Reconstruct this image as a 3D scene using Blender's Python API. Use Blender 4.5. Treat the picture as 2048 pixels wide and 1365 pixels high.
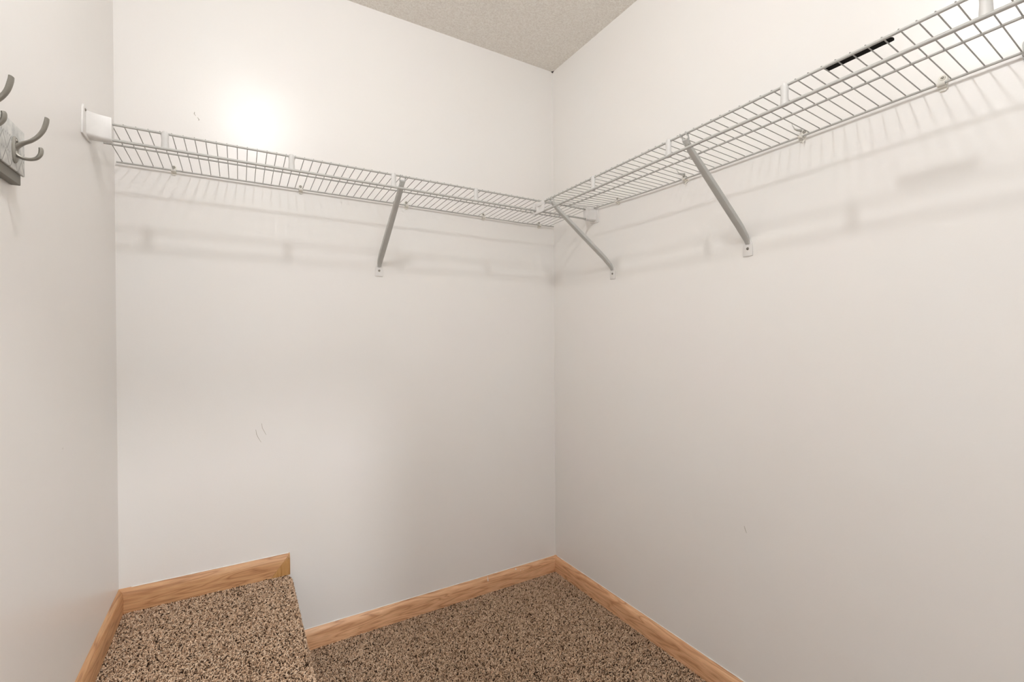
import bpy, bmesh, math, random
import numpy as np
from mathutils import Vector, Matrix

random.seed(7)
np.random.seed(7)
for o in list(bpy.data.objects):
    bpy.data.objects.remove(o)
SC = bpy.context.scene
COL = SC.collection
PI = math.pi

# ------------------------------------------------------------------ camera
F_PX, YAW, PITCH, ROLL = 928.2336, 30.6155, -0.2276, -0.3889
CAM = Vector((-1.3392, -1.8558, 1.1329))
cd = bpy.data.cameras.new('camera')
cam = bpy.data.objects.new('camera', cd)
COL.objects.link(cam)
cd.sensor_width = 36.0
cd.lens = F_PX * 36.0 / 2048.0
cd.clip_start = 0.02
cd.shift_x = 0.0
cd.shift_y = 0.0
_y, _p, _r = math.radians(YAW), math.radians(PITCH), math.radians(ROLL)
fwd = Vector((math.sin(_y) * math.cos(_p), math.cos(_y) * math.cos(_p), math.sin(_p)))
rgt = Vector((math.cos(_y), -math.sin(_y), 0))
upv = rgt.cross(fwd)
r2 = math.cos(_r) * rgt + math.sin(_r) * upv
u2 = -math.sin(_r) * rgt + math.cos(_r) * upv
M = Matrix((r2, u2, -fwd)).transposed().to_4x4()
M.translation = CAM
cam.matrix_world = M
SC.camera = cam

# ------------------------------------------------------------------ world, light, exposure
w = bpy.data.worlds.new('world')
SC.world = w
w.use_nodes = True
w.node_tree.nodes['Background'].inputs[0].default_value = (0.9, 0.95, 1.0, 1)
w.node_tree.nodes['Background'].inputs[1].default_value = 0.0

ld = bpy.data.lights.new('ceiling_bulb', 'POINT')
ld.energy = 23.6
ld.shadow_soft_size = 0.05
ld.color = (0.965, 0.978, 1.0)
lo = bpy.data.objects.new('ceiling_bulb', ld)
COL.objects.link(lo)
lo.location = (-1.24, -1.28, 2.385)

# soft fill added at the doorway to the room behind the camera
dd = bpy.data.lights.new('doorway_fill', 'AREA')
dd.shape = 'RECTANGLE'
dd.size = 0.72
dd.size_y = 1.9
dd.energy = 10.3
dd.color = (0.94, 0.97, 1.0)
do = bpy.data.objects.new('doorway_fill', dd)
COL.objects.link(do)
do.location = (-1.04, -2.93, 1.10)
do.rotation_euler = (PI / 2, 0, 0)

# ceiling lamp of that room, shining in low under the door head
hl = bpy.data.lights.new('hall_lamp', 'POINT')
hl.energy = 135.0
hl.shadow_soft_size = 0.035
hl.color = (0.95, 0.975, 1.0)
ho = bpy.data.objects.new('hall_lamp', hl)
COL.objects.link(ho)
ho.location = (-0.60, -3.56, 2.31)

SC.view_settings.view_transform = 'Standard'
SC.view_settings.look = 'None'
SC.view_settings.gamma = 1.0
SC.view_settings.use_curve_mapping = False
SC.view_settings.exposure = 0.0
SC.cycles.max_bounces = 16
SC.cycles.diffuse_bounces = 12

# ------------------------------------------------------------------ materials
def srgb(r, g, b):
    f = lambda c: c / 12.92 if c <= 0.04045 else ((c + 0.055) / 1.055) ** 2.4
    return (f(r / 255), f(g / 255), f(b / 255), 1)


class Mat:
    def __init__(self, name):
        self.m = bpy.data.materials.new(name)
        self.m.use_nodes = True
        self.t = self.m.node_tree
        self.b = self.t.nodes['Principled BSDF']

    def n(self, kind, **kw):
        nd = self.t.nodes.new(kind)
        for k, v in kw.items():
            if k.startswith('i_'):
                key = k[2:]
                key = int(key) if key.isdigit() else key.replace('_', ' ')
                nd.inputs[key].default_value = v
            else:
                setattr(nd, k, v)
        return nd

    def l(self, a, ao, b, bi):
        self.t.links.new(a.outputs[ao], b.inputs[bi])

    def ramp(self, stops):
        r = self.t.nodes.new('ShaderNodeValToRGB')
        e = r.color_ramp.elements
        while len(e) < len(stops):
            e.new(0.5)
        for el, (p, c) in zip(e, stops):
            el.position = p
            el.color = c
        return r


def simple(name, col, rough=0.4, metal=0.0, spec=0.5, bump=0.0, bscale=300.0, vary=0.03):
    M_ = Mat(name)
    b = M_.b
    b.inputs['Roughness'].default_value = rough
    b.inputs['Metallic'].default_value = metal
    b.inputs['Specular IOR Level'].default_value = spec
    tc = M_.n('ShaderNodeTexCoord')
    no = M_.n('ShaderNodeTexNoise', i_Scale=40.0, i_Detail=3.0)
    M_.l(tc, 'Object', no, 'Vector')
    d = [max(0, c * (1 - vary)) for c in col[:3]] + [1]
    u = [min(1, c * (1 + vary)) for c in col[:3]] + [1]
    rp = M_.ramp([(0.3, d), (0.7, u)])
    M_.l(no, 'Fac', rp, 'Fac')
    M_.l(rp, 'Color', b, 'Base Color')
    if bump:
        nb = M_.n('ShaderNodeTexNoise', i_Scale=bscale, i_Detail=2.0)
        M_.l(tc, 'Object', nb, 'Vector')
        bp = M_.n('ShaderNodeBump', i_Strength=bump, i_Distance=0.001)
        M_.l(nb, 'Fac', bp, 'Height')
        M_.l(bp, 'Normal', b, 'Normal')
    return M_.m


def make_wall():
    M_ = Mat('wall_paint')
    b = M_.b
    tc = M_.n('ShaderNodeTexCoord')
    n1 = M_.n('ShaderNodeTexNoise', i_Scale=2.3, i_Detail=3.0, i_Roughness=0.55)
    M_.l(tc, 'Object', n1, 'Vector')
    rp = M_.ramp([(0.30, (0.812, 0.786, 0.766, 1)), (0.50, (0.812, 0.792, 0.764, 1)), (0.70, (0.806, 0.794, 0.774, 1))])
    M_.l(n1, 'Fac', rp, 'Fac')
    M_.l(rp, 'Color', b, 'Base Color')
    b.inputs['Roughness'].default_value = 0.33
    b.inputs['Specular IOR Level'].default_value = 0.5
    n2 = M_.n('ShaderNodeTexNoise', i_Scale=160.0, i_Detail=3.0)
    M_.l(tc, 'Object', n2, 'Vector')
    n3 = M_.n('ShaderNodeTexNoise', i_Scale=7.0, i_Detail=2.0)
    M_.l(tc, 'Object', n3, 'Vector')
    bp = M_.n('ShaderNodeBump', i_Strength=0.10, i_Distance=0.0012)
    M_.l(n2, 'Fac', bp, 'Height')
    bp2 = M_.n('ShaderNodeBump', i_Strength=0.10, i_Distance=0.02)
    M_.l(n3, 'Fac', bp2, 'Height')
    M_.l(bp, 'Normal', bp2, 'Normal')
    M_.l(bp2, 'Normal', b, 'Normal')
    return M_.m


def make_ceiling():
    M_ = Mat('textured_ceiling')
    b = M_.b
    tc = M_.n('ShaderNodeTexCoord')
    n1 = M_.n('ShaderNodeTexNoise', i_Scale=165.0, i_Detail=3.0, i_Roughness=0.7)
    M_.l(tc, 'Object', n1, 'Vector')
    rp = M_.ramp([(0.36, (0.76, 0.72, 0.66, 1)), (0.5, (0.85, 0.815, 0.755, 1)), (0.66, (0.92, 0.90, 0.85, 1))])
    M_.l(n1, 'Fac', rp, 'Fac')
    M_.l(rp, 'Color', b, 'Base Color')
    b.inputs['Roughness'].default_value = 0.9
    b.inputs['Specular IOR Level'].default_value = 0.2
    bp = M_.n('ShaderNodeBump', i_Strength=0.6, i_Distance=0.006)
    M_.l(n1, 'Fac', bp, 'Height')
    M_.l(bp, 'Normal', b, 'Normal')
    return M_.m


def make_oak(name, c0, c1, c2, seed=0.0, axis=0):
    """oak with the grain along local X (axis 0) or local Z (axis 2)"""
    M_ = Mat(name)
    b = M_.b
    tc = M_.n('ShaderNodeTexCoord')
    mp = M_.n('ShaderNodeMapping')
    sc = [26.0, 26.0, 26.0]
    sc[axis] = 2.6
    mp.inputs['Scale'].default_value = sc
    mp.inputs['Location'].default_value = (seed, seed * 0.7, seed * 1.3)
    M_.l(tc, 'Object', mp, 'Vector')
    n1 = M_.n('ShaderNodeTexNoise', i_Scale=1.0, i_Detail=2.0, i_Distortion=0.6)
    M_.l(mp, 'Vector', n1, 'Vector')
    # cathedral rings from the iso lines of the stretched noise
    mul = M_.n('ShaderNodeMath', operation='MULTIPLY')
    mul.inputs[1].default_value = 7.0
    M_.l(n1, 'Fac', mul, 0)
    fr = M_.n('ShaderNodeMath', operation='PINGPONG')
    fr.inputs[1].default_value = 0.5
    M_.l(mul, 0, fr, 0)
    rp = M_.ramp([(0.0, c0), (0.16, c1), (0.55, c2), (1.0, c2)])
    M_.l(fr, 0, rp, 'Fac')
    # fine pores
    mp2 = M_.n('ShaderNodeMapping')
    s2 = [700.0, 700.0, 700.0]
    s2[axis] = 22.0
    mp2.inputs['Scale'].default_value = s2
    M_.l(tc, 'Object', mp2, 'Vector')
    n2 = M_.n('ShaderNodeTexNoise', i_Scale=1.0, i_Detail=2.0)
    M_.l(mp2, 'Vector', n2, 'Vector')
    r2_ = M_.ramp([(0.33, (0.70, 0.66, 0.60, 1)), (0.50, (1, 1, 1, 1))])
    M_.l(n2, 'Fac', r2_, 'Fac')
    mx = M_.n('ShaderNodeMix', data_type='RGBA', blend_type='MULTIPLY')
    mx.inputs[0].default_value = 0.75
    M_.l(rp, 'Color', mx, 6)
    M_.l(r2_, 'Color', mx, 7)
    M_.l(mx, 2, b, 'Base Color')
    b.inputs['Roughness'].default_value = 0.42
    b.inputs['Specular IOR Level'].default_value = 0.4
    bp = M_.n('ShaderNodeBump', i_Strength=0.12, i_Distance=0.0006)
    M_.l(n2, 'Fac', bp, 'Height')
    M_.l(bp, 'Normal', b, 'Normal')
    return M_.m


def make_pile():
    M_ = Mat('carpet_yarn')
    b = M_.b
    at = M_.n('ShaderNodeAttribute', attribute_name='yarn')
    rp = M_.ramp([(0.0, srgb(52, 36, 25)), (0.22, srgb(138, 110, 87)), (0.5, srgb(202, 170, 141)), (1.0, srgb(234, 208, 182))])
    M_.l(at, 'Fac', rp, 'Fac')
    M_.l(rp, 'Color', b, 'Base Color')
    b.inputs['Roughness'].default_value = 0.95
    b.inputs['Specular IOR Level'].default_value = 0.1
    return M_.m


def make_backing():
    M_ = Mat('carpet_ground')
    b = M_.b
    tc = M_.n('ShaderNodeTexCoord')
    n1 = M_.n('ShaderNodeTexNoise', i_Scale=170.0, i_Detail=2.0)
    M_.l(tc, 'Object', n1, 'Vector')
    rp = M_.ramp([(0.38, srgb(72, 52, 40)), (0.5, srgb(140, 112, 90)), (0.62, srgb(176, 146, 120))])
    M_.l(n1, 'Fac', rp, 'Fac')
    M_.l(rp, 'Color', b, 'Base Color')
    b.inputs['Roughness'].default_value = 0.95
    b.inputs['Specular IOR Level'].default_value = 0.1
    bp = M_.n('ShaderNodeBump', i_Strength=0.8, i_Distance=0.006)
    M_.l(n1, 'Fac', bp, 'Height')
    M_.l(bp, 'Normal', b, 'Normal')
    return M_.m


def make_rack_print():
    """washed grey face with printed zigzags, local X along the board, local Z up"""
    M_ = Mat('printed_grey_wood')
    b = M_.b
    tc = M_.n('ShaderNodeTexCoord')
    sp = M_.n('ShaderNodeSeparateXYZ')
    M_.l(tc, 'Object', sp, 'Vector')

    def math_(op, a, bv=None, c=None):
        nd = M_.n('ShaderNodeMath', operation=op)
        for i, v in enumerate((a, bv, c)):
            if v is None:
                continue
            if isinstance(v, (int, float)):
                nd.inputs[i].default_value = v
            else:
                M_.t.links.new(v, nd.inputs[i])
        return nd.outputs[0]

    X, Z = sp.outputs['X'], sp.outputs['Z']
    masks = []
    for off, zc, per, slope in ((0.0, 0.052, 0.030, 1.5), (0.011, 0.026, 0.030, 1.5)):
        tri = math_('MULTIPLY', math_('PINGPONG', math_('ADD', X, 5 + off), per / 2), slope)
        d = math_('ABSOLUTE', math_('SUBTRACT', math_('SUBTRACT', Z, zc), math_('SUBTRACT', tri, per * slope / 4)))
        masks.append(math_('LESS_THAN', d, 0.0016))
    # rows of short ticks
    tick = math_('LESS_THAN', math_('ABSOLUTE', math_('SUBTRACT', math_('PINGPONG', math_('ADD', X, 5.0), 0.0075), 0.00375)), 0.0010)
    band = math_('LESS_THAN', math_('ABSOLUTE', math_('SUBTRACT', math_('PINGPONG', Z, 0.026), 0.013)), 0.0016)
    masks.append(math_('MULTIPLY', tick, band))
    m = math_('MAXIMUM', math_('MAXIMUM', masks[0], masks[1]), masks[2])
    no = M_.n('ShaderNodeTexNoise', i_Scale=60.0, i_Detail=5.0)
    M_.l(tc, 'Object', no, 'Vector')
    m2 = math_('MULTIPLY', m, math_('MULTIPLY_ADD', no.outputs['Fac'], 0.9, 0.15))
    rp = M_.ramp([(0.35, srgb(188, 190, 188)), (0.65, srgb(222, 222, 218))])
    M_.l(no, 'Fac', rp, 'Fac')
    mx = M_.n('ShaderNodeMix', data_type='RGBA')
    M_.t.links.new(m2, mx.inputs[0])
    M_.l(rp, 'Color', mx, 6)
    mx.inputs[7].default_value = srgb(95, 95, 92)
    M_.l(mx, 2, b, 'Base Color')
    b.inputs['Roughness'].default_value = 0.6
    return M_.m


WALL = make_wall()
CEIL = make_ceiling()
OAKC = (srgb(192, 142, 104), srgb(219, 171, 131), srgb(231, 187, 147))
OAK = make_oak('oak_trim', *OAKC)
OAK2 = make_oak('oak_trim_second_board', *OAKC, seed=3.7)
OAK3 = make_oak('oak_trim_third_board', srgb(172, 124, 86), srgb(198, 150, 108), srgb(209, 165, 122), seed=8.1)
OAKEND = make_oak('oak_end_piece', srgb(160, 116, 66), srgb(184, 138, 84), srgb(194, 150, 98), seed=1.9, axis=2)
PILE = make_pile()
GROUND = make_backing()
UNDER = simple('shade_toned_backing', srgb(48, 34, 25), 0.95, spec=0.1)  # backing coloured near black to paint the shade in gaps between tufts
VINYL = simple('grey_white_vinyl_rail', (0.45, 0.445, 0.42, 1), 0.40)
WIREM = simple('grey_white_vinyl_wire', (0.36, 0.355, 0.335, 1), 0.42)
PLASTIC = simple('white_plastic', (0.72, 0.705, 0.685, 1), 0.42)
SUPPORT = simple('rod_support_plastic', (0.60, 0.59, 0.57, 1), 0.42)
CLIPM = simple('cream_plastic', (0.74, 0.72, 0.66, 1), 0.45)
STEEL = simple('grey_painted_steel', (0.49, 0.49, 0.465, 1), 0.40, 0.0)
SCREW = simple('zinc_screw', (0.30, 0.28, 0.24, 1), 0.35, 0.8)
NICKEL = simple('brushed_nickel', (0.30, 0.285, 0.25, 1), 0.5, 0.45)
DARKG = simple('dark_grey_stained_board', srgb(128, 126, 118), 0.6, bump=0.2)
PRINT = make_rack_print()
BLACK = simple('black_plastic', (0.006, 0.005, 0.004, 1), 0.75, spec=0.12)
CAULK = simple('white_caulk', (0.82, 0.79, 0.74, 1), 0.5)
SCUFF = simple('grey_scuff', srgb(170, 164, 152), 0.6)
DARK = simple('dark_gap', (0.05, 0.045, 0.04, 1), 0.9)

# ------------------------------------------------------------------ helpers
class MB:
    def __init__(self):
        self.v, self.f = [], []

    def add(self, vs, fs):
        k = len(self.v)
        self.v += [tuple(x) for x in vs]
        self.f += [tuple(i + k for i in q) for q in fs]
        return self

    def box(self, a, b):
        x0, y0, z0 = a
        x1, y1, z1 = b
        return self.add([(x0, y0, z0), (x1, y0, z0), (x1, y1, z0), (x0, y1, z0), (x0, y0, z1), (x1, y0, z1), (x1, y1, z1), (x0, y1, z1)],
                        [(0, 3, 2, 1), (4, 5, 6, 7), (0, 1, 5, 4), (1, 2, 6, 5), (2, 3, 7, 6), (3, 0, 4, 7)])

    def sweep(self, pts, radii, n=8, flat=None, up=(0, 0, 1), cap=True):
        """tube through pts; radii one number or list; flat: list of (half width, half depth) instead of round"""
        pts = [Vector(p) for p in pts]
        m = len(pts)
        if flat is None:
            rr = radii if isinstance(radii, (list, tuple)) else [radii] * m
            flat = [(r, r) for r in rr]
        tans = []
        for i in range(m):
            a = pts[max(0, i - 1)]
            b = pts[min(m - 1, i + 1)]
            tans.append((b - a).normalized())
        u = Vector(up)
        side = tans[0].cross(u)
        if side.length < 1e-4:
            side = tans[0].cross(Vector((1, 0, 0)))
        side.normalize()
        vs, fs = [], []
        for i in range(m):
            t = tans[i]
            side = (side - t * side.dot(t)).normalized()
            nn = side.cross(t)
            a, b = flat[i]
            for k in range(n):
                an = 2 * PI * k / n
                vs.append(pts[i] + side * (a * math.cos(an)) + nn * (b * math.sin(an)))
        for i in range(m - 1):
            for k in range(n):
                k2 = (k + 1) % n
                fs.append((i * n + k, i * n + k2, (i + 1) * n + k2, (i + 1) * n + k))
        if cap:
            fs.append(tuple(range(n - 1, -1, -1)))
            fs.append(tuple((m - 1) * n + k for k in range(n)))
        return self.add(vs, fs)

    def prism(self, poly, a, b, axis=0):
        """extrude a 2-D polygon between a and b along axis; poly runs in the other two axes in order"""
        n = len(poly)

        def pt(p, t):
            return {0: (t, p[0], p[1]), 1: (p[0], t, p[1]), 2: (p[0], p[1], t)}[axis]
        vs = [pt(p, a) for p in poly] + [pt(p, b) for p in poly]
        fs = [tuple(range(n)), tuple(range(2 * n - 1, n - 1, -1))]
        for i in range(n):
            j = (i + 1) % n
            fs.append((i, i + n, j + n, j))
        return self.add(vs, fs)

    def dome(self, c, axis_dir, r, h, n=14, rings=4):
        d = Vector(axis_dir).normalized()
        s = d.orthogonal().normalized()
        t = d.cross(s)
        vs, fs = [], []
        for i in range(rings):
            a = (PI / 2) * i / rings
            for k in range(n):
                an = 2 * PI * k / n
                vs.append(Vector(c) + (s * math.cos(an) + t * math.sin(an)) * (r * math.cos(a)) + d * (h * math.sin(a)))
        vs.append(Vector(c) + d * h)
        for i in range(rings - 1):
            for k in range(n):
                k2 = (k + 1) % n
                fs.append((i * n + k, i * n + k2, (i + 1) * n + k2, (i + 1) * n + k))
        for k in range(n):
            fs.append(((rings - 1) * n + k, (rings - 1) * n + (k + 1) % n, rings * n))
        fs.append(tuple(range(n - 1, -1, -1)))
        return self.add(vs, fs)

    def torus(self, c, axis_dir, R, r, n=16, m=6):
        d = Vector(axis_dir).normalized()
        s = d.orthogonal().normalized()
        t = d.cross(s)
        vs, fs = [], []
        for i in range(n):
            a = 2 * PI * i / n
            e = s * math.cos(a) + t * math.sin(a)
            for k in range(m):
                b = 2 * PI * k / m
                vs.append(Vector(c) + e * (R + r * math.cos(b)) + d * (r * math.sin(b)))
        for i in range(n):
            for k in range(m):
                i2, k2 = (i + 1) % n, (k + 1) % m
                fs.append((i * m + k, i2 * m + k, i2 * m + k2, i * m + k2))
        return self.add(vs, fs)

    def mesh(self, name, mat, smooth=True, bevel=0.0):
        me = bpy.data.meshes.new(name)
        me.from_pydata([tuple(v) for v in self.v], [], self.f)
        bm = bmesh.new()
        bm.from_mesh(me)
        bmesh.ops.recalc_face_normals(bm, faces=bm.faces)
        if bevel:
            es = [e for e in bm.edges if e.is_manifold and e.calc_face_angle(0) > 0.9]
            bmesh.ops.bevel(bm, geom=es, offset=bevel, segments=2, profile=0.5, affect='EDGES')
        bm.to_mesh(me)
        bm.free()
        me.materials.append(mat)
        if smooth:
            me.shade_auto_smooth(angle=math.radians(38)) if hasattr(me, 'shade_auto_smooth') else None
            for p in me.polygons:
                p.use_smooth = True
            try:
                me.set_sharp_from_angle(angle=math.radians(38))
            except Exception:
                pass
        return me

    def build(self, name, mat, parent=None, smooth=True, bevel=0.0):
        return link(name, self.mesh(name, mat, smooth, bevel), parent)


def link(name, me, parent=None, loc=(0, 0, 0), rot=(0, 0, 0)):
    o = bpy.data.objects.new(name, me)
    COL.objects.link(o)
    if parent is not None:
        o.parent = parent
    o.location = loc
    o.rotation_euler = rot
    return o


def tag(o, label=None, cat=None, group=None, kind=None):
    for k, v in (('label', label), ('category', cat), ('group', group), ('kind', kind)):
        if v:
            o[k] = v
    return o


def thing(name, loc, rz=0.0, label=None, cat=None, group=None):
    o = bpy.data.objects.new(name, None)
    COL.objects.link(o)
    o.location = loc
    o.rotation_euler = (0, 0, rz)
    o.empty_display_size = 0.05
    return tag(o, label, cat, group)


# Facing of the walls: local X runs along the wall, local Y points out of it into the room
RZ_BACK, RZ_RIGHT, RZ_LEFT = PI, PI / 2, -PI / 2

# ------------------------------------------------------------------ room shell
XC = -1.661       # left wall plane
H = 2.44
YF = -2.85        # wall behind the camera
T = 0.10
ZS = 0.2957       # top of the carpeted ledge
XS = -1.182       # its edge
FZ = -0.010       # ground under the pile


def wall(name, a, b, label):
    o = MB().box(a, b).build(name, WALL, smooth=False)
    return tag(o, label, 'wall', kind='structure')


wall_back = wall('wall_back', (XC - T, 0, -0.1), (T, T, H), 'off-white painted wall with the long straight wire shelf and corner at its right end')
wall_right = wall('wall_right', (0, YF - T, -0.1), (T, 0, H), 'off-white painted wall on the right carrying the sagging wire shelf')
wall_left = wall('wall_left', (XC - T, YF - T, -0.1), (XC, 0, H), 'narrow view of off-white painted wall at the left edge with the coat rack')
# wall behind the camera with the doorway the light comes through
wf = MB()
wf.box((XC, YF - T, -0.1), (-1.45, YF, H))
wf.box((-0.642, YF - T, -0.1), (0, YF, H))
wf.box((-1.45, YF - T, 2.06), (-0.642, YF, H))
tag(wf.build('wall_front', WALL, smooth=False), 'off-white painted wall with the doorway behind the viewer', 'wall', kind='structure')
o = MB().box((XC - T, YF - T, H), (T, T, H + 0.08)).build('ceiling', CEIL, smooth=False)
tag(o, 'grey-beige textured ceiling above the room corner', 'ceiling', kind='structure')
floor = MB().box((XC - T, YF - T, -0.12), (T, T, FZ)).build('floor', UNDER, smooth=False)
tag(floor, 'lower carpeted floor running into the room corner', 'floor', kind='structure')

fc = MB().box((XS + 0.004, YF, FZ), (-0.013, -1.082, -0.001)).build('distant_carpet', GROUND, floor, smooth=False)
tag(fc, kind='stuff')

# carpeted ledge: a block with a rounded nosing
rn = 0.018
prof = [(XC, FZ), (XS, FZ)]
for i in range(7):
    a = (PI / 2) * i / 6
    prof.append((XS - rn + rn * math.cos(a), ZS - 0.009 - rn + rn * math.sin(a)))
prof.append((XC, ZS - 0.009))
ledge = MB().prism(prof, YF, 0, axis=1).build('floor_ledge', UNDER)
tag(ledge, 'raised carpeted ledge along the left wall, a step above the floor', 'step', kind='structure')

lc = MB().box((XC + 0.013, YF, ZS - 0.009), (XS - 0.004, -0.822, ZS - 0.001)).build('distant_carpet', GROUND, ledge, smooth=False)
tag(lc, kind='stuff')

# ------------------------------------------------------------------ carpet pile
def pile(name, pts, nrm, label):
    """one bent three-sided yarn end per point"""
    n = len(pts)
    P = np.array(pts)
    N = np.array(nrm)
    # tangent frame
    ref = np.where(np.abs(N[:, 2:3]) > 0.7, np.array([[1.0, 0, 0]]), np.array([[0, 0, 1.0]]))
    Tn = np.cross(N, ref)
    Tn /= np.linalg.norm(Tn, axis=1, keepdims=True)
    B = np.cross(N, Tn)
    ang = np.random.rand(n) * 2 * PI
    lean = 0.55 + 0.85 * np.random.rand(n)
    D = Tn * np.cos(ang)[:, None] + B * np.sin(ang)[:, None]
    ln = 0.0078 + 0.0034 * np.random.rand(n)
    rad = 0.00145 + 0.0007 * np.random.rand(n)
    rings = []
    for t, rs in ((0.0, 0.85), (0.45, 1.05), (0.85, 0.95)):
        up = ln * (t - 0.28 * lean * t * t)
        out = ln * lean * 0.62 * t * t * 1.25
        c = P + N * up[:, None] + D * out[:, None]
        E1 = np.cross(N, D)
        tilt = lean * t * 0.9
        E2 = D * np.cos(tilt)[:, None] - N * np.sin(tilt)[:, None]
        for k in range(3):
            a = 2 * PI * k / 3 + t
            rings.append(c + (E1 * math.cos(a) + E2 * math.sin(a)) * (rad * rs)[:, None])
    t = 1.0
    rings.append(P + N * (ln * (t - 0.28 * lean))[:, None] + D * (ln * lean * 0.62 * 1.3)[:, None])
    V = np.stack(rings, axis=1).reshape(-1, 3)
    tri = []
    for i in range(2):
        for k in range(3):
            a, b = i * 3 + k, i * 3 + (k + 1) % 3
            tri += [(a, b, b + 3), (a, b + 3, a + 3)]
    for k in range(3):
        tri.append((6 + k, 6 + (k + 1) % 3, 9))
    tri = np.array(tri)
    Fc = (tri[None, :, :] + (np.arange(n) * 10)[:, None, None]).reshape(-1, 3)
    me = bpy.data.meshes.new(name)
    me.vertices.add(len(V))
    me.vertices.foreach_set('co', V.astype(np.float32).ravel())
    me.loops.add(len(Fc) * 3)
    me.loops.foreach_set('vertex_index', Fc.astype(np.int32).ravel())
    me.polygons.add(len(Fc))
    me.polygons.foreach_set('loop_start', (np.arange(len(Fc)) * 3).astype(np.int32))
    at = me.attributes.new('yarn', 'FLOAT', 'POINT')
    q = np.clip(np.random.normal(0.56, 0.29, n), 0, 1)
    at.data.foreach_set('value', np.repeat(q, 10).astype(np.float32))
    me.update(calc_edges=True)
    me.polygons.foreach_set('use_smooth', np.ones(len(Fc), dtype=bool))
    me.materials.append(PILE)
    o = link(name, me)
    return tag(o, label, 'carpet', kind='stuff')


PITCH_ = 0.0042


def grid(x0, x1, y0, y1, pitch=PITCH_):
    nx, ny = int((x1 - x0) / pitch), int((y1 - y0) / pitch)
    X, Y = np.meshgrid(np.linspace(x0, x1, nx), np.linspace(y0, y1, ny))
    X = X.ravel() + (np.random.rand(X.size) - 0.5) * pitch * 1.0
    Y = Y.ravel() + (np.random.rand(Y.size) - 0.5) * pitch * 1.0
    return X, Y


X, Y = grid(XS + 0.004, -0.0145, -1.08, -0.0145)
pts = np.stack([X, Y, np.full_like(X, FZ)], 1)
pile('carpet_pile', pts, np.tile([0, 0, 1.0], (len(X), 1)), 'brown speckled cut-pile carpet covering the lower floor')
# ledge: unroll top, nosing and riser into one strip
ltop = XS - rn - (XC + 0.014)
larc = rn * PI / 2
lris = ZS - 0.009 - rn - 0.004
S, Y = grid(0, ltop + larc + lris, -0.82, -0.0145)
p3, n3 = [], []
for s, y in zip(S, Y):
    if s < ltop:
        p3.append((XC + 0.014 + s, y, ZS - 0.009)); n3.append((0, 0, 1))
    elif s < ltop + larc:
        a = (s - ltop) / rn
        p3.append((XS - rn + rn * math.sin(a), min(y, -0.012), ZS - 0.009 - rn + rn * math.cos(a))); n3.append((math.sin(a), 0, math.cos(a)))
    else:
        p3.append((XS, min(y, -0.004), ZS - 0.009 - rn - (s - ltop - larc))); n3.append((1, 0, 0))
pile('carpet_pile', np.array(p3, float), np.array(n3, float), 'brown speckled cut-pile carpet wrapped over the raised ledge')

# ------------------------------------------------------------------ oak baseboards
BH = 0.0705


def board_profile(z0):
    """cross-section (depth out of the wall, height) of the trim"""
    t, h = 0.0125, BH
    return [(0, z0), (t, z0), (t, z0 + h * 0.62), (t * 0.96, z0 + h * 0.75), (t * 0.84, z0 + h * 0.86), (t * 0.62, z0 + h * 0.94), (t * 0.36, z0 + h * 0.985), (0, z0 + h)]


def baseboard(name, loc, rz, x0, x1, mat, label, z0=-0.006, mit0=0.0, mit1=0.0):
    """trim along local X from x0 to x1, ends mitred by mit (metres of run per metre of depth)"""
    pr = board_profile(z0)
    pr[-1] = (0, BH)
    n = len(pr)
    vs = [(x0 + mit0 * d, d, z) for d, z in pr] + [(x1 + mit1 * d, d, z) for d, z in pr]
    fs = [tuple(range(n)), tuple(range(2 * n - 1, n - 1, -1))] + [(i, i + n, (i + 1) % n + n, (i + 1) % n) for i in range(n)]
    o = MB().add(vs, fs).build(name, mat)
    o.location = loc
    o.rotation_euler = (0, 0, rz)
    return tag(o, label, 'baseboard', kind='structure')


def caulk(parent, x0, x1, amp=0.0016, skip=0.0):
    """uneven bead of white caulk along the top edge of a trim board"""
    x = x0
    vs, fs = [], []
    k = 0
    while x < x1:
        w_ = 0.0004 + random.random() * amp * 0.5
        if random.random() < 0.06:
            w_ += 0.0016
        vs += [(x, -0.0002, BH + w_ * 0.7), (x, w_ + 0.001, BH + 0.0006), (x, w_ * 0.8 + 0.0016, BH - 0.0004 - random.random() * 0.0005)]
        if k:
            b = 3 * k
            fs += [(b - 3, b, b + 1, b - 2), (b - 2, b + 1, b + 2, b - 1)]
        k += 1
        x += 0.012
    MB().add(vs, fs).build('caulk_bead', CAULK, parent)


# local X of the back wall runs towards world -x
bb_back = baseboard('baseboard_back', (0, 0, 0), RZ_BACK, 0, -XS + 0.004, OAK, 'oak baseboard on the back wall between ledge and corner, with white paint nicks', mit0=1.0)
caulk(bb_back, 0.01, 1.17)
bb_right = baseboard('baseboard_right', (0, 0, 0), RZ_RIGHT, YF, 0, OAK2, 'oak baseboard along the foot of the right wall', mit1=-1.0)
caulk(bb_right, -1.6, -0.01, 0.0012)
bb_ledge = baseboard('baseboard_ledge', (0, 0, ZS), RZ_BACK, -XS + 0.062, -XC, OAK3, 'short oak baseboard above the raised ledge with mitred end', z0=-0.004, mit1=-1.0)
# mitred return piece that closes its right end, grain upright
rt = MB()
pr = board_profile(-0.004)
pr[-1] = (0, BH)
zt = BH
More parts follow.
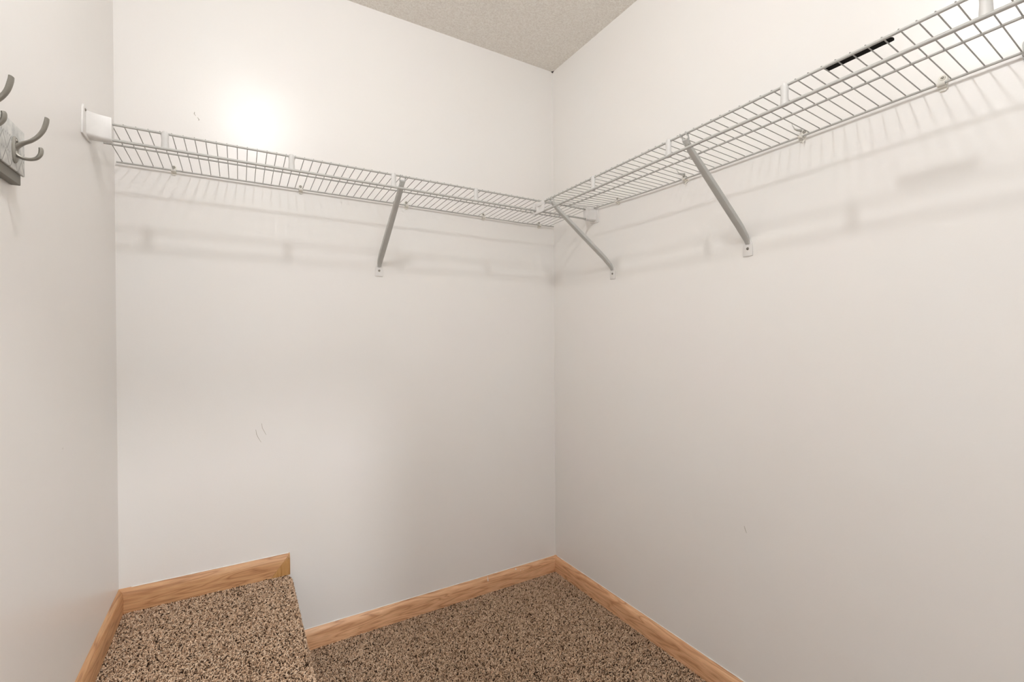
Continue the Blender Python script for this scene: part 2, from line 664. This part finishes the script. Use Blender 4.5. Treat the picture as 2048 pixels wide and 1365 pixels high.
# triangular face piece: right edge upright, left edge slanting from top right to bottom left
vs = []
for d, z in pr:
    vs.append((-XS + 0.062 * (1 - (z + 0.004) / (zt + 0.004)) * 1.0, d, z))
vs0 = [(-XS, d, z) for d, z in pr]
n = len(pr)
rt.add(vs0 + vs, [tuple(range(n)), tuple(range(2 * n - 1, n - 1, -1))] + [(i, i + n, (i + 1) % n + n, (i + 1) % n) for i in range(n)])
ro = rt.build('mitre_return', OAKEND, bb_ledge)
tag(ro, 'darker oak wedge with upright grain')
# cut the long board to meet the wedge on the slant
for v in bb_ledge.data.vertices:
    if abs(v.co.x - (-XS + 0.062)) < 1e-5:
        v.co.x = -XS + 0.0006 + 0.062 * (1 - (v.co.z + 0.004) / (zt + 0.004))
caulk(bb_ledge, -XS + 0.004, -XC - 0.02, 0.0016)
bb_left = baseboard('baseboard_left', (XC, 0, ZS), RZ_LEFT, 0, 2.2, OAK3, 'oak baseboard at the foot of the left wall above the ledge', z0=-0.004, mit0=1.0)
# white paint nicks on the back baseboard: (local x, z, width, height)
for lx, z, wd, ht in ((0.382, 0.058, 0.0042, 0.022), (0.235, 0.065, 0.007, 0.008), (0.21, 0.053, 0.003, 0.004), (0.195, 0.052, 0.003, 0.003)):
    d = 0.0131
    m_ = MB()
    rim = []
    for k in range(9):
        a = 2 * PI * k / 9
        q = 1 + 0.25 * math.sin(3 * a + lx * 90)
        zz = z + math.sin(a) * ht / 2 * q
        t_ = (zz + 0.006) / (BH + 0.006)
        dd_ = 0.0125 * (1 if t_ < 0.65 else max(0.35, 1 - 2.2 * (t_ - 0.65) ** 1.6)) + 0.0012
        rim.append((lx + math.cos(a) * wd / 2 * q, dd_, zz))
    m_.add(rim, [tuple(range(9))])
    m_.build('paint_nick', CAULK, bb_back)

# ------------------------------------------------------------------ small scuffs on the walls
def scuff(parent, pts, wd, axis):
    """flat smear just proud of the paint; pts are (along, z)"""
    vs, fs = [], []
    for i, (s, z) in enumerate(pts):
        a = wd * (0.4 + 0.6 * math.sin(PI * (i + 0.5) / len(pts)))
        for sg in (-1, 1):
            if axis == 'y':
                vs.append((s + sg * a, -0.0003, z))
            elif axis == 'x':
                vs.append((-0.0003, s + sg * a, z))
            else:
                vs.append((XC + 0.0003, s + sg * a, z))
        if i:
            b = 2 * i
            fs.append((b - 2, b - 1, b + 1, b))
    MB().add(vs, fs).build('scuff_mark', SCUFF, parent)


scuff(wall_back, [(-1.286, 0.822), (-1.284, 0.806), (-1.279, 0.793), (-1.270, 0.776)], 0.0008, 'y')
scuff(wall_back, [(-1.268, 0.842), (-1.266, 0.826), (-1.261, 0.815), (-1.254, 0.800)], 0.0007, 'y')
scuff(wall_back, [(-1.455, 1.892), (-1.456, 1.885), (-1.452, 1.880)], 0.0012, 'y')
scuff(wall_back, [(-1.447, 1.876), (-1.443, 1.870), (-1.444, 1.866)], 0.0014, 'y')
scuff(wall_right, [(-0.990, 0.552), (-0.993, 0.543), (-0.997, 0.533)], 0.0010, 'x')
scuff(wall_left, [(-0.52, 0.905), (-0.517, 0.908)], 0.0012, 'c')
# dark unfilled gap where ceiling and walls meet in the corner
g = MB().add([(-0.0005, -0.0005, H - 0.006), (-0.010, -0.0006, H - 0.0005), (-0.0006, -0.014, H - 0.0005)], [(0, 1, 2)])
g.build('corner_gap', DARK, wall_right, smooth=False)

# ------------------------------------------------------------------ wire shelves
R_FRONT, R_ROD, R_MID, R_BACK, R_WIRE = 0.0031, 0.0039, 0.0027, 0.0027, 0.00116
DEPTH = 0.300
DB = 0.012
DM = 0.157
WIRE_L = DEPTH - DB
up_f = R_FRONT + R_WIRE * 0.7


def deck_wire_mesh():
    """local X runs from the front rail (0) to the back rail (WIRE_L), local Z up"""
    m_ = MB()
    m_.sweep([(-0.0026, 0, up_f - 0.0012), (-0.0012, 0, up_f - 0.0002), (0.003, 0, up_f),
              (0.075, 0, up_f - 0.0002), (DEPTH - DM, 0, R_MID + R_WIRE * 0.7), (WIRE_L - 0.002, 0, R_BACK + R_WIRE * 0.7),
              (WIRE_L + 0.0006, 0, R_BACK + 0.0004), (WIRE_L + 0.0010, 0, -0.0004)], R_WIRE, n=6, up=(0, 1, 0))
    m_.sweep([(DEPTH - DM - 0.0014, 0, R_MID + 0.001), (DEPTH - DM - 0.0024, 0, -0.0006)], 0.0011, n=5, up=(0, 1, 0))
    return m_.mesh('deck_wire', WIREM)


WIRE_ME = deck_wire_mesh()


def add_wires(shelf, feet):
    """feet: list of (front point, back point)"""
    first = None
    for a, b in feet:
        a, b = Vector(a), Vector(b)
        d = b - a
        o = bpy.data.objects.new('deck_wire', WIRE_ME)
        COL.objects.link(o)
        o.parent = shelf
        xax = d.normalized()
        yax = Vector((0, 0, 1)).cross(xax).normalized()
        zax = xax.cross(yax)
        mt = Matrix((xax, yax, zax)).transposed().to_4x4()
        mt.translation = a - shelf.location
        o.matrix_local = mt


def rail(shelf, name, pts, r, n=10):
    L = shelf.location
    return MB().sweep([Vector(p) - L for p in pts], r, n=n).build(name, VINYL, shelf)


def rod_support(shelf, p, along):
    """white half-round channel joining the front rail and the hanging rod; p at the front rail"""
    hh = 0.0395
    m_ = MB()
    secs = [(0.0052, 0.0055, 0.0060), (0.0030, 0.0085, 0.0062), (-0.004, 0.0090, 0.0060), (-0.018, 0.0080, 0.0054), (-0.033, 0.0088, 0.0060), (-hh - 0.0035, 0.0092, 0.0064)]
    n_ = 12
    vs, fs = [], []
    for z, a, b in secs:
        for k in range(n_):
            an = 2 * PI * k / n_
            s, q = a * math.cos(an), b * math.sin(an)
            vs.append((s, q, z) if along == 'x' else (q, s, z))
    for i in range(len(secs) - 1):
        for k in range(n_):
            k2 = (k + 1) % n_
            fs.append((i * n_ + k, i * n_ + k2, (i + 1) * n_ + k2, (i + 1) * n_ + k))
    fs.append(tuple(range(n_)))
    fs.append(tuple((len(secs) - 1) * n_ + k for k in range(n_)))
    o = m_.add(vs, fs).build('rod_support', SUPPORT, shelf)
    o.location = Vector(p) - shelf.location
    return o


# --- shelf on the back wall
Af = lambda x: 1.6890 - 0.0034 * x
Ab = lambda x: 1.6770 - 0.0052 * x
Ar = lambda x: 1.6468 - 0.0036 * x
shelfA = thing('wire_shelf', (-0.83, -0.15, 1.685), label='long white wire shelf running straight along the back wall between two end brackets', cat='shelf', group='wire closet shelves')
xs0, xs1 = -1.628, -0.034
rail(shelfA, 'front_rail', [(x, -DEPTH, Af(x)) for x in (xs0, -0.8, xs1)], R_FRONT)
rail(shelfA, 'hanging_rod', [(x, -DEPTH - 0.003, Ar(x)) for x in (xs0, -0.8, xs1)], R_ROD)
Aw = lambda x, d: Ab(x) + (Af(x) - Ab(x)) * (d - DB) / (DEPTH - DB)
rail(shelfA, 'middle_rail', [(x, -DM, Aw(x, DM)) for x in (XC + 0.004, -0.8, -0.024)], R_MID)
rail(shelfA, 'back_rail', [(-1.6545, -DB, Ab(-1.6545)), (-1.2, -DB, Ab(-1.2)), (-0.7, -DB, Ab(-0.7) + 0.0005), (-0.2, -DB, Ab(-0.2) - 0.002), (-0.0085, -DB, Ab(0) + 0.003)], R_BACK)
feet = []
for k in range(-11, 53):
    x = -1.3606 + 0.02553 * k
    feet.append(((x, -DEPTH, Af(x)), (x + 0.001, -DB, Ab(x))))
add_wires(shelfA, feet)
for x in (-1.503, -1.193, -0.880, -0.570, -0.250):
    if x > -0.3:
        continue
    rod_support(shelfA, (x, -DEPTH, Af(x)), 'x')

# --- shelf on the right wall, its back sagging between the loose wall clips
Bf = lambda y: 1.6684 - 0.0131 * y
Br = lambda y: 1.6315 - 0.0088 * y
BY = [-0.300, -0.4437, -0.58, -0.72, -0.88, -1.1346, -1.3457, -1.5041, -1.60, -2.05]
BZ = [1.6955, 1.6899, 1.6846, 1.6812, 1.6792, 1.6802, 1.6833, 1.6858, 1.6878, 1.692]
Bb = lambda y: float(np.interp(-y, [-q for q in BY], BZ))
shelfB = thing('wire_shelf', (-0.15, -1.15, 1.68), label='white wire shelf along the right wall, sagging at its back, nearest to the viewer', cat='shelf', group='wire closet shelves')
ye0, ye1 = -0.292, -2.02
rail(shelfB, 'front_rail', [(-DEPTH, y, Bf(y)) for y in (ye0, -1.1, ye1)], R_FRONT)
rail(shelfB, 'hanging_rod', [(-DEPTH - 0.003, y, Br(y)) for y in (ye0, -0.9, -1.36, ye1)], R_ROD)
ys = [-0.306] + [-0.35 - 0.1 * i for i in range(17)]
Bw = lambda y, d: Bb(y) + (Bf(y) - Bb(y)) * (d - DB) / (DEPTH - DB)
rail(shelfB, 'middle_rail', [(-DM, y, Bw(y, DM)) for y in ys], R_MID)
rail(shelfB, 'back_rail', [(-DB, y, Bb(y)) for y in ys], R_BACK)
feet = []
for k in range(-44, 21):
    y = -1.4619 - 0.0259 * k
    yb = -1.4505 - 0.0262 * k
    if y > -0.318 or y < -2.0:
        continue
    feet.append(((-DEPTH, y, Bf(y)), (-DB, min(yb, -0.308), Bb(yb))))
add_wires(shelfB, feet)
for y in (-0.645, -0.964, -1.283, -1.602, -1.921):
    rod_support(shelfB, (-DEPTH, y, Bf(y)), 'y')
# plastic cap that closes the free end over the other shelf
cp = MB()
cp.box((-0.0045, -0.012, -0.046), (0.0045, 0.0, 0.006))
cp.box((-0.0030, -0.075, -0.040), (0.0030, -0.012, -0.030))
cp.box((-0.0030, -0.075, -0.014), (0.0030, -0.012, 0.002))
cp.box((-0.0030, -0.034, -0.030), (0.0030, -0.022, -0.014))
cp.box((-0.0030, -0.075, -0.030), (0.0030, -0.060, -0.014))
cp.box((0.0012, -0.062, -0.031), (0.0022, -0.012, -0.013))
c = cp.build('end_cap', PLASTIC, shelfB, bevel=0.0008)
c.location = Vector((-DEPTH - 0.004, -0.284, Bf(-0.3) + 0.001)) - shelfB.location

# ------------------------------------------------------------------ end brackets of the back shelf
def end_bracket(loc, rz, mirror, label, reach=1.0):
    """local X along the wall, Y out of it; sleeve around front rail and rod; plate runs to +X (or -X mirrored)"""
    t = thing('shelf_end_bracket', loc, rz, label, 'bracket', 'end brackets of the back shelf')
    sg = -1 if mirror else 1
    # sleeve: cross-section in (x, z), rounded under-side, open groove at the lower edge
    cs = [(-0.011, 0.0125), (0.011, 0.0125), (0.012, 0.006)]
    for i in range(9):
        a = -PI * i / 8
        cs.append((0.012 * math.cos(a), -0.0405 + 0.0085 * math.sin(a)))
    cs.append((-0.012, 0.006))
    # flared where it meets the plate
    vs, fs = [], []
    nc = len(cs)
    stations = ((0.003, 0.022 * (1 if reach == 1.0 else 0.3)), (0.012, 0.015 * (1 if reach == 1.0 else 0.3)), (0.026, 0.006 * (1 if reach == 1.0 else 0.3)), (0.049, 0.0))
    for y_, fl in stations:
        vs += [(sg * (x + (fl if x > 0 else 0)), y_, z) for x, z in cs]
    for k in range(len(stations) - 1):
        for q in range(nc):
            q2 = (q + 1) % nc
            fs.append((k * nc + q, k * nc + q2, (k + 1) * nc + q2, (k + 1) * nc + q))
    fs += [tuple(range(nc)), tuple((len(stations) - 1) * nc + q for q in range(nc))]
    MB().add(vs, fs).build('sleeve', PLASTIC, t)
    # moulded rib above the sleeve, rising to the wall
    MB().prism([(0.003, 0.012), (0.044, 0.012), (0.030, 0.0135), (0.014, 0.0155), (0.003, 0.018)], -0.004, 0.004, axis=0).build('rib', PLASTIC, t, bevel=0.0006)
    pl = [(-0.020, -0.052), (0.040, -0.056), (0.060, -0.054), (0.062, -0.048), (0.060, -0.02), (0.055, 0.012), (0.047, 0.021), (0.038, 0.024), (0.020, 0.020), (-0.014, 0.014), (-0.020, 0.008)]
    pl = [(sg * (x if x < 0.02 else 0.02 + (x - 0.02) * reach), z) for x, z in pl]
    MB().prism(pl, 0.0, 0.0045, axis=1).build('wall_plate', PLASTIC, t, bevel=0.0008)
    sx = sg * (0.02 + 0.020 * reach)
    s_ = MB().dome((sx, 0.0043, 0.010), (0, 1, 0), 0.0042, 0.0022)
    s_.box((sx - 0.003, 0.0060, 0.0095), (sx + 0.003, 0.0067, 0.0105))
    s_.build('screw', SCREW, t)
    return t


end_bracket((XC, -DEPTH, Af(XC)), RZ_LEFT, False, 'white plastic shelf end bracket on the left wall')
end_bracket((0, -DEPTH, Af(0)), RZ_RIGHT, True, 'white plastic shelf end bracket in the corner on the right wall, below the sagging shelf', reach=0.30)

# ------------------------------------------------------------------ diagonal braces
def brace(loc, rz, top_z, lean, label, ztop_plate=0.028):
    """loc: screw height on the wall; strut leans by `lean` along local X towards the front rail"""
    t = thing('shelf_brace', loc, rz, label, 'brace', 'diagonal braces under the shelves')
    dz = top_z - loc[2]
    u1 = DEPTH - 0.004
    path = [(0.0045, 0.014), (0.009, 0.024), (0.019, 0.036), (0.045, 0.060)]
    for k in (0.35, 0.55, 0.75, 0.92):
        path.append((u1 * k, 0.060 + (dz - 0.020 - 0.060) * (u1 * k - 0.045) / (u1 - 0.045)))
    path.append((u1, dz - 0.0135))
    wds = [0.0065, 0.0085, 0.0100, 0.0108, 0.0108, 0.0105, 0.0098, 0.0088, 0.0080]
    dps = [0.0022, 0.0035, 0.0052, 0.0062, 0.0064, 0.0064, 0.0060, 0.0052, 0.0040]
    # channel: flat outer face with rounded flanges turned down
    sec = [(-1.0, -0.9), (-1.0, 0.2), (-0.86, 0.75), (-0.55, 1.0), (0.55, 1.0), (0.86, 0.75), (1.0, 0.2), (1.0, -0.9), (0.80, -0.9), (0.80, 0.1), (0.45, 0.55), (-0.45, 0.55), (-0.80, 0.1), (-0.80, -0.9)]
    ns = len(sec)
    vs, fs = [], []
    for i, (u, z) in enumerate(path):
        a = path[max(0, i - 1)]
        b = path[min(len(path) - 1, i + 1)]
        tl = math.hypot(b[0] - a[0], b[1] - a[1])
        tu, tz = (b[0] - a[0]) / tl, (b[1] - a[1]) / tl
        nu, nz = tz, -tu                     # faces down and out, the side the viewer sees
        sx = lean * u / u1
        for q, d in sec:
            vs.append((sx + q * wds[i], u + nu * d * dps[i], z + nz * d * dps[i]))
    for i in range(len(path) - 1):
        for k in range(ns):
            k2 = (k + 1) % ns
            fs.append((i * ns + k, i * ns + k2, (i + 1) * ns + k2, (i + 1) * ns + k))
    fs.append(tuple(range(ns)))
    fs.append(tuple((len(path) - 1) * ns + k for k in range(ns)))
    MB().add(vs, fs).build('strut', STEEL, t)
    # two claws that grip the front rail
    cl = MB()
    for sx in (-0.0095, 0.0095):
        x = lean + sx
        pts_ = [(lean + sx * 0.6, u1 - 0.006, dz - 0.026), (x, u1 - 0.003, dz - 0.014)]
        for k in range(8):
            a = -0.75 * PI + 1.45 * PI * k / 7
            pts_.append((x, DEPTH + 0.0045 * math.sin(-a) * -1.0, dz + 0.0045 * -math.cos(a)))
        cl.sweep(pts_, 0.0, n=6, flat=[(0.0030, 0.0013)] * len(pts_), up=(1, 0, 0))
    cl.box((lean - 0.0095, u1 - 0.006, dz - 0.017), (lean + 0.0095, u1 - 0.003, dz - 0.010))
    cl.build('claw', STEEL, t)
    pl = [(-0.0155, -0.021), (-0.0145, -0.0235), (0.0145, -0.0235), (0.0155, -0.021), (0.0150, 0.004), (0.0115, 0.019), (0.0080, 0.026), (-0.0080, 0.026), (-0.0115, 0.019), (-0.0150, 0.004)]
    MB().prism(pl, 0.0, 0.0032, axis=1).build('wall_plate', PLASTIC, t, bevel=0.0006)
    s_ = MB().dome((0, 0.0030, -0.001), (0, 1, 0), 0.0046, 0.0026)
    s_.box((-0.0033, 0.0050, -0.0016), (0.0033, 0.0058, -0.0004))
    s_.box((-0.0006, 0.0050, -0.0043), (0.0006, 0.0058, 0.0023))
    s_.build('screw', SCREW, t)
    return t


brace((-0.8528, 0, 1.4095), RZ_BACK, Af(-0.85), -0.0055, 'grey steel diagonal brace under the straight shelf on the back wall')
brace((0, -0.4165, 1.4020), RZ_RIGHT, Bf(-0.40), 0.016, 'grey steel diagonal brace on the right wall, next to the room corner')
brace((0, -1.0070, 1.4040), RZ_RIGHT, Bf(-1.016), -0.0093, 'grey steel diagonal brace in the middle of the right wall')

# ------------------------------------------------------------------ wall clips on the back rails
def wall_clip(loc, rz, label, group, scale=1.0, tilt=0.0, mat=None, loose=False):
    """loc on the wall at rail height"""
    t = thing('wall_clip', loc, rz, label, 'clip', group)
    mat = mat or CLIPM
    m_ = MB()
    pl = []
    for k in range(9):
        a = PI * k / 8
        pl.append((0.0075 * math.cos(a), 0.012 + 0.0075 * math.sin(a)))
    pl += [(-0.0068, -0.009), (-0.004, -0.013), (0.004, -0.013), (0.0068, -0.009)]
    m_.prism(pl, 0.0, 0.0040, axis=1)
    # cradle under the rail
    cr = []
    for k in range(9):
        a = PI + PI * k / 8 * 1.05
        cr.append((DB + 0.0052 * math.cos(a), 0.0052 * math.sin(a)))
    inner = [(DB + 0.0030 * math.cos(PI + PI * k / 8 * 1.05), 0.0030 * math.sin(PI + PI * k / 8 * 1.05)) for k in range(8, -1, -1)]
    m_.prism(cr + inner, -0.0062, 0.0062, axis=0)
    m_.box((-0.0062, 0.003, -0.0075), (0.0062, 0.0095, -0.0035))
    b = m_.build('clip_body', mat, t)
    b.scale = (scale, 1, scale)
    b.rotation_euler = (0, tilt, 0)
    s_ = MB()
    zc = 0.0125 * scale
    xo = math.sin(tilt) * zc
    s_.torus((xo, 0.0042, zc), (0, 1, 0), 0.0036 * scale, 0.0011)
    s_.dome((xo, 0.0035, zc), (0, 1, 0), 0.0022 * scale, 0.0016)
    s_.build('screw', SCREW, t)
    if loose:
        a_ = MB()
        a_.sweep([(0.004, 0.004, 0.020), (0.007, 0.017, 0.019), (0.009, 0.028, 0.021), (0.0115, 0.032, 0.029), (0.0125, 0.034, 0.036)], [0.0040, 0.0032, 0.0018, 0.0009, 0.0008], n=8)
        tag(a_.build('wall_anchor', STEEL, t), 'grey plastic anchor pulled out of the wall')
        MB().sweep([(-0.004, 0.004, -0.010), (-0.003, 0.010, -0.019)], [0.0024, 0.0016], n=6).build('broken_tab', mat, t)
    return t


gA = 'wall clips of the back shelf'
for x, lb in ((-1.512, 'small cream wall clip on the back wall, next to the left end bracket'),
              (-1.136, 'small cream wall clip on the back wall, between the second and third rod supports'),
              (-0.741, 'small cream wall clip on the back wall, just right of the diagonal brace'),
              (-0.388, 'small cream wall clip on the back wall, between diagonal brace and end cap'),
              (-0.088, 'small cream wall clip on the back wall, beside the room corner')):
    wall_clip((x, 0, Ab(x)), RZ_BACK, lb, gA)
gB = 'wall clips of the right shelf'
wall_clip((0, -0.452, Bb(-0.452)), RZ_RIGHT, 'small cream wall clip on the right wall, above the brace near the corner', gB, tilt=0.25)
wall_clip((0, -0.782, Bb(-0.782)), RZ_RIGHT, 'twisted cream wall clip on the right wall, left of the middle brace, with loose anchor', gB, tilt=0.5, loose=True)
wall_clip((0, -1.168, Bb(-1.168)), RZ_RIGHT, 'broken cream wall clip on the right wall, right of the middle brace, anchor sticking up', gB, tilt=-0.35, loose=True)
wall_clip((0, -1.461, Bb(-1.461)), RZ_RIGHT, 'cream wall clip with round screw on the right wall, below the black strip', gB, scale=1.1)
wall_clip((0, -1.592, Bb(-1.592)), RZ_RIGHT, 'large grey wall clip on the right wall, cut by the frame edge', gB, scale=1.5, mat=VINYL)

# ------------------------------------------------------------------ black strip lying on the right shelf
st = MB()
secs = [(-1.354, -0.266, -0.289), (-1.38, -0.266, -0.289), (-1.43, -0.266, -0.289), (-1.452, -0.2665, -0.289), (-1.4585, -0.266, -0.286), (-1.464, -0.2655, -0.280), (-1.4690, -0.2665, -0.273)]
vs, fs = [], []
for i, (y, xa, xb) in enumerate(secs):
    z = Bw(y, 0.28) + up_f + R_WIRE + 0.0006
    vs += [(xa, y, z), (xb, y, z), (xb, y, z + 0.004), (xa, y, z + 0.004)]
    if i:
        b = 4 * i
        for k in range(4):
            k2 = (k + 1) % 4
            fs.append((b - 4 + k, b - 4 + k2, b + k2, b + k))
fs += [(0, 1, 2, 3), tuple(4 * (len(secs) - 1) + k for k in (3, 2, 1, 0))]
so = st.add(vs, fs).build('plastic_strip', BLACK, smooth=False)
tag(so, 'short black plastic strip with hooked end lying on the right wire shelf', 'strip')

# ------------------------------------------------------------------ coat rack on the left wall
RY, RZ0 = -0.767, 1.3945
rack = thing('coat_rack', (XC, RY, RZ0), RZ_LEFT, 'grey board coat rack with printed zigzags and double hooks on the left wall', 'coat rack')
RL = 0.60
MB().box((0.003, 0, 0), (RL, 0.0125, 0.0885)).build('backing_board', DARKG, rack, bevel=0.0012)
MB().box((0.0, 0.0130, 0.0160), (RL, 0.0165, 0.0900)).build('face_board', PRINT, rack, bevel=0.0010)


def spline(pts_, n):
    out = []
    P_ = [Vector(p) for p in pts_]
    P_ = [P_[0] * 2 - P_[1]] + P_ + [P_[-1] * 2 - P_[-2]]
    for i in range(1, len(P_) - 2):
        for k in range(n):
            t = k / n
            a, b, c_, d = P_[i - 1], P_[i], P_[i + 1], P_[i + 2]
            out.append(0.5 * ((2 * b) + (c_ - a) * t + (2 * a - 5 * b + 4 * c_ - d) * t * t + (3 * b - a - 3 * c_ + d) * t ** 3))
    out.append(P_[-2])
    return out


def lerp_list(a, n):
    return [float(np.interp(i / (n - 1), np.linspace(0, 1, len(a)), a)) for i in range(n)]


hk = {}
m_ = MB()
for k, (rx, rz_, y) in enumerate(((0.0105, 0.0215, 0.0), (0.0105, 0.0215, 0.0016), (0.0088, 0.0195, 0.0034))):
    for j in range(20):
        a = 2 * PI * j / 20
        m_.v.append((rx * math.cos(a), y, rz_ * math.sin(a)))
for k in range(2):
    for j in range(20):
        j2 = (j + 1) % 20
        m_.f.append((k * 20 + j, k * 20 + j2, (k + 1) * 20 + j2, (k + 1) * 20 + j))
m_.f.append(tuple(range(20)))
m_.f.append(tuple(40 + j for j in range(20)))
up_p = spline([(0, 0.001, 0.004), (0, 0.0055, 0.0080), (0, 0.0110, 0.0125), (0, 0.0195, 0.0180), (0, 0.0280, 0.0270), (0, 0.0345, 0.0390), (0, 0.0380, 0.0520), (0, 0.0390, 0.0590)], 4)
nU = len(up_p)
m_.sweep(up_p, 0, n=10, flat=list(zip(lerp_list([0.0070, 0.0058, 0.0048, 0.0046, 0.0050, 0.0058, 0.0062], nU), lerp_list([0.0045, 0.0034, 0.0028, 0.0028, 0.0030, 0.0032, 0.0028], nU))), up=(0, 0, 1))
lo_p = spline([(0, 0.001, -0.004), (0, 0.0050, -0.0090), (0, 0.0115, -0.0120), (0, 0.0190, -0.0120), (0, 0.0260, -0.0090), (0, 0.0305, -0.0020), (0, 0.0315, 0.0050), (0, 0.0310, 0.0085)], 4)
nL = len(lo_p)
m_.sweep(lo_p, 0, n=10, flat=list(zip(lerp_list([0.0060, 0.0050, 0.0040, 0.0040, 0.0046, 0.0052, 0.0048], nL), lerp_list([0.0042, 0.0030, 0.0025, 0.0025, 0.0028, 0.0030, 0.0026], nL))), up=(0, 0, 1))
HOOK_ME = m_.mesh('coat_hook', NICKEL)
SCR = MB().dome((0, 0.0033, 0.0145), (0, 1, 0), 0.0026, 0.0016).dome((0, 0.0033, -0.0005), (0, 1, 0), 0.0026, 0.0016).mesh('screw', SCREW)
for k in range(4):
    lx = 0.043 + 0.14 * k
    h_ = link('coat_hook', HOOK_ME, rack, loc=(lx, 0.0165, 0.0475))
    link('screw', SCR, h_)
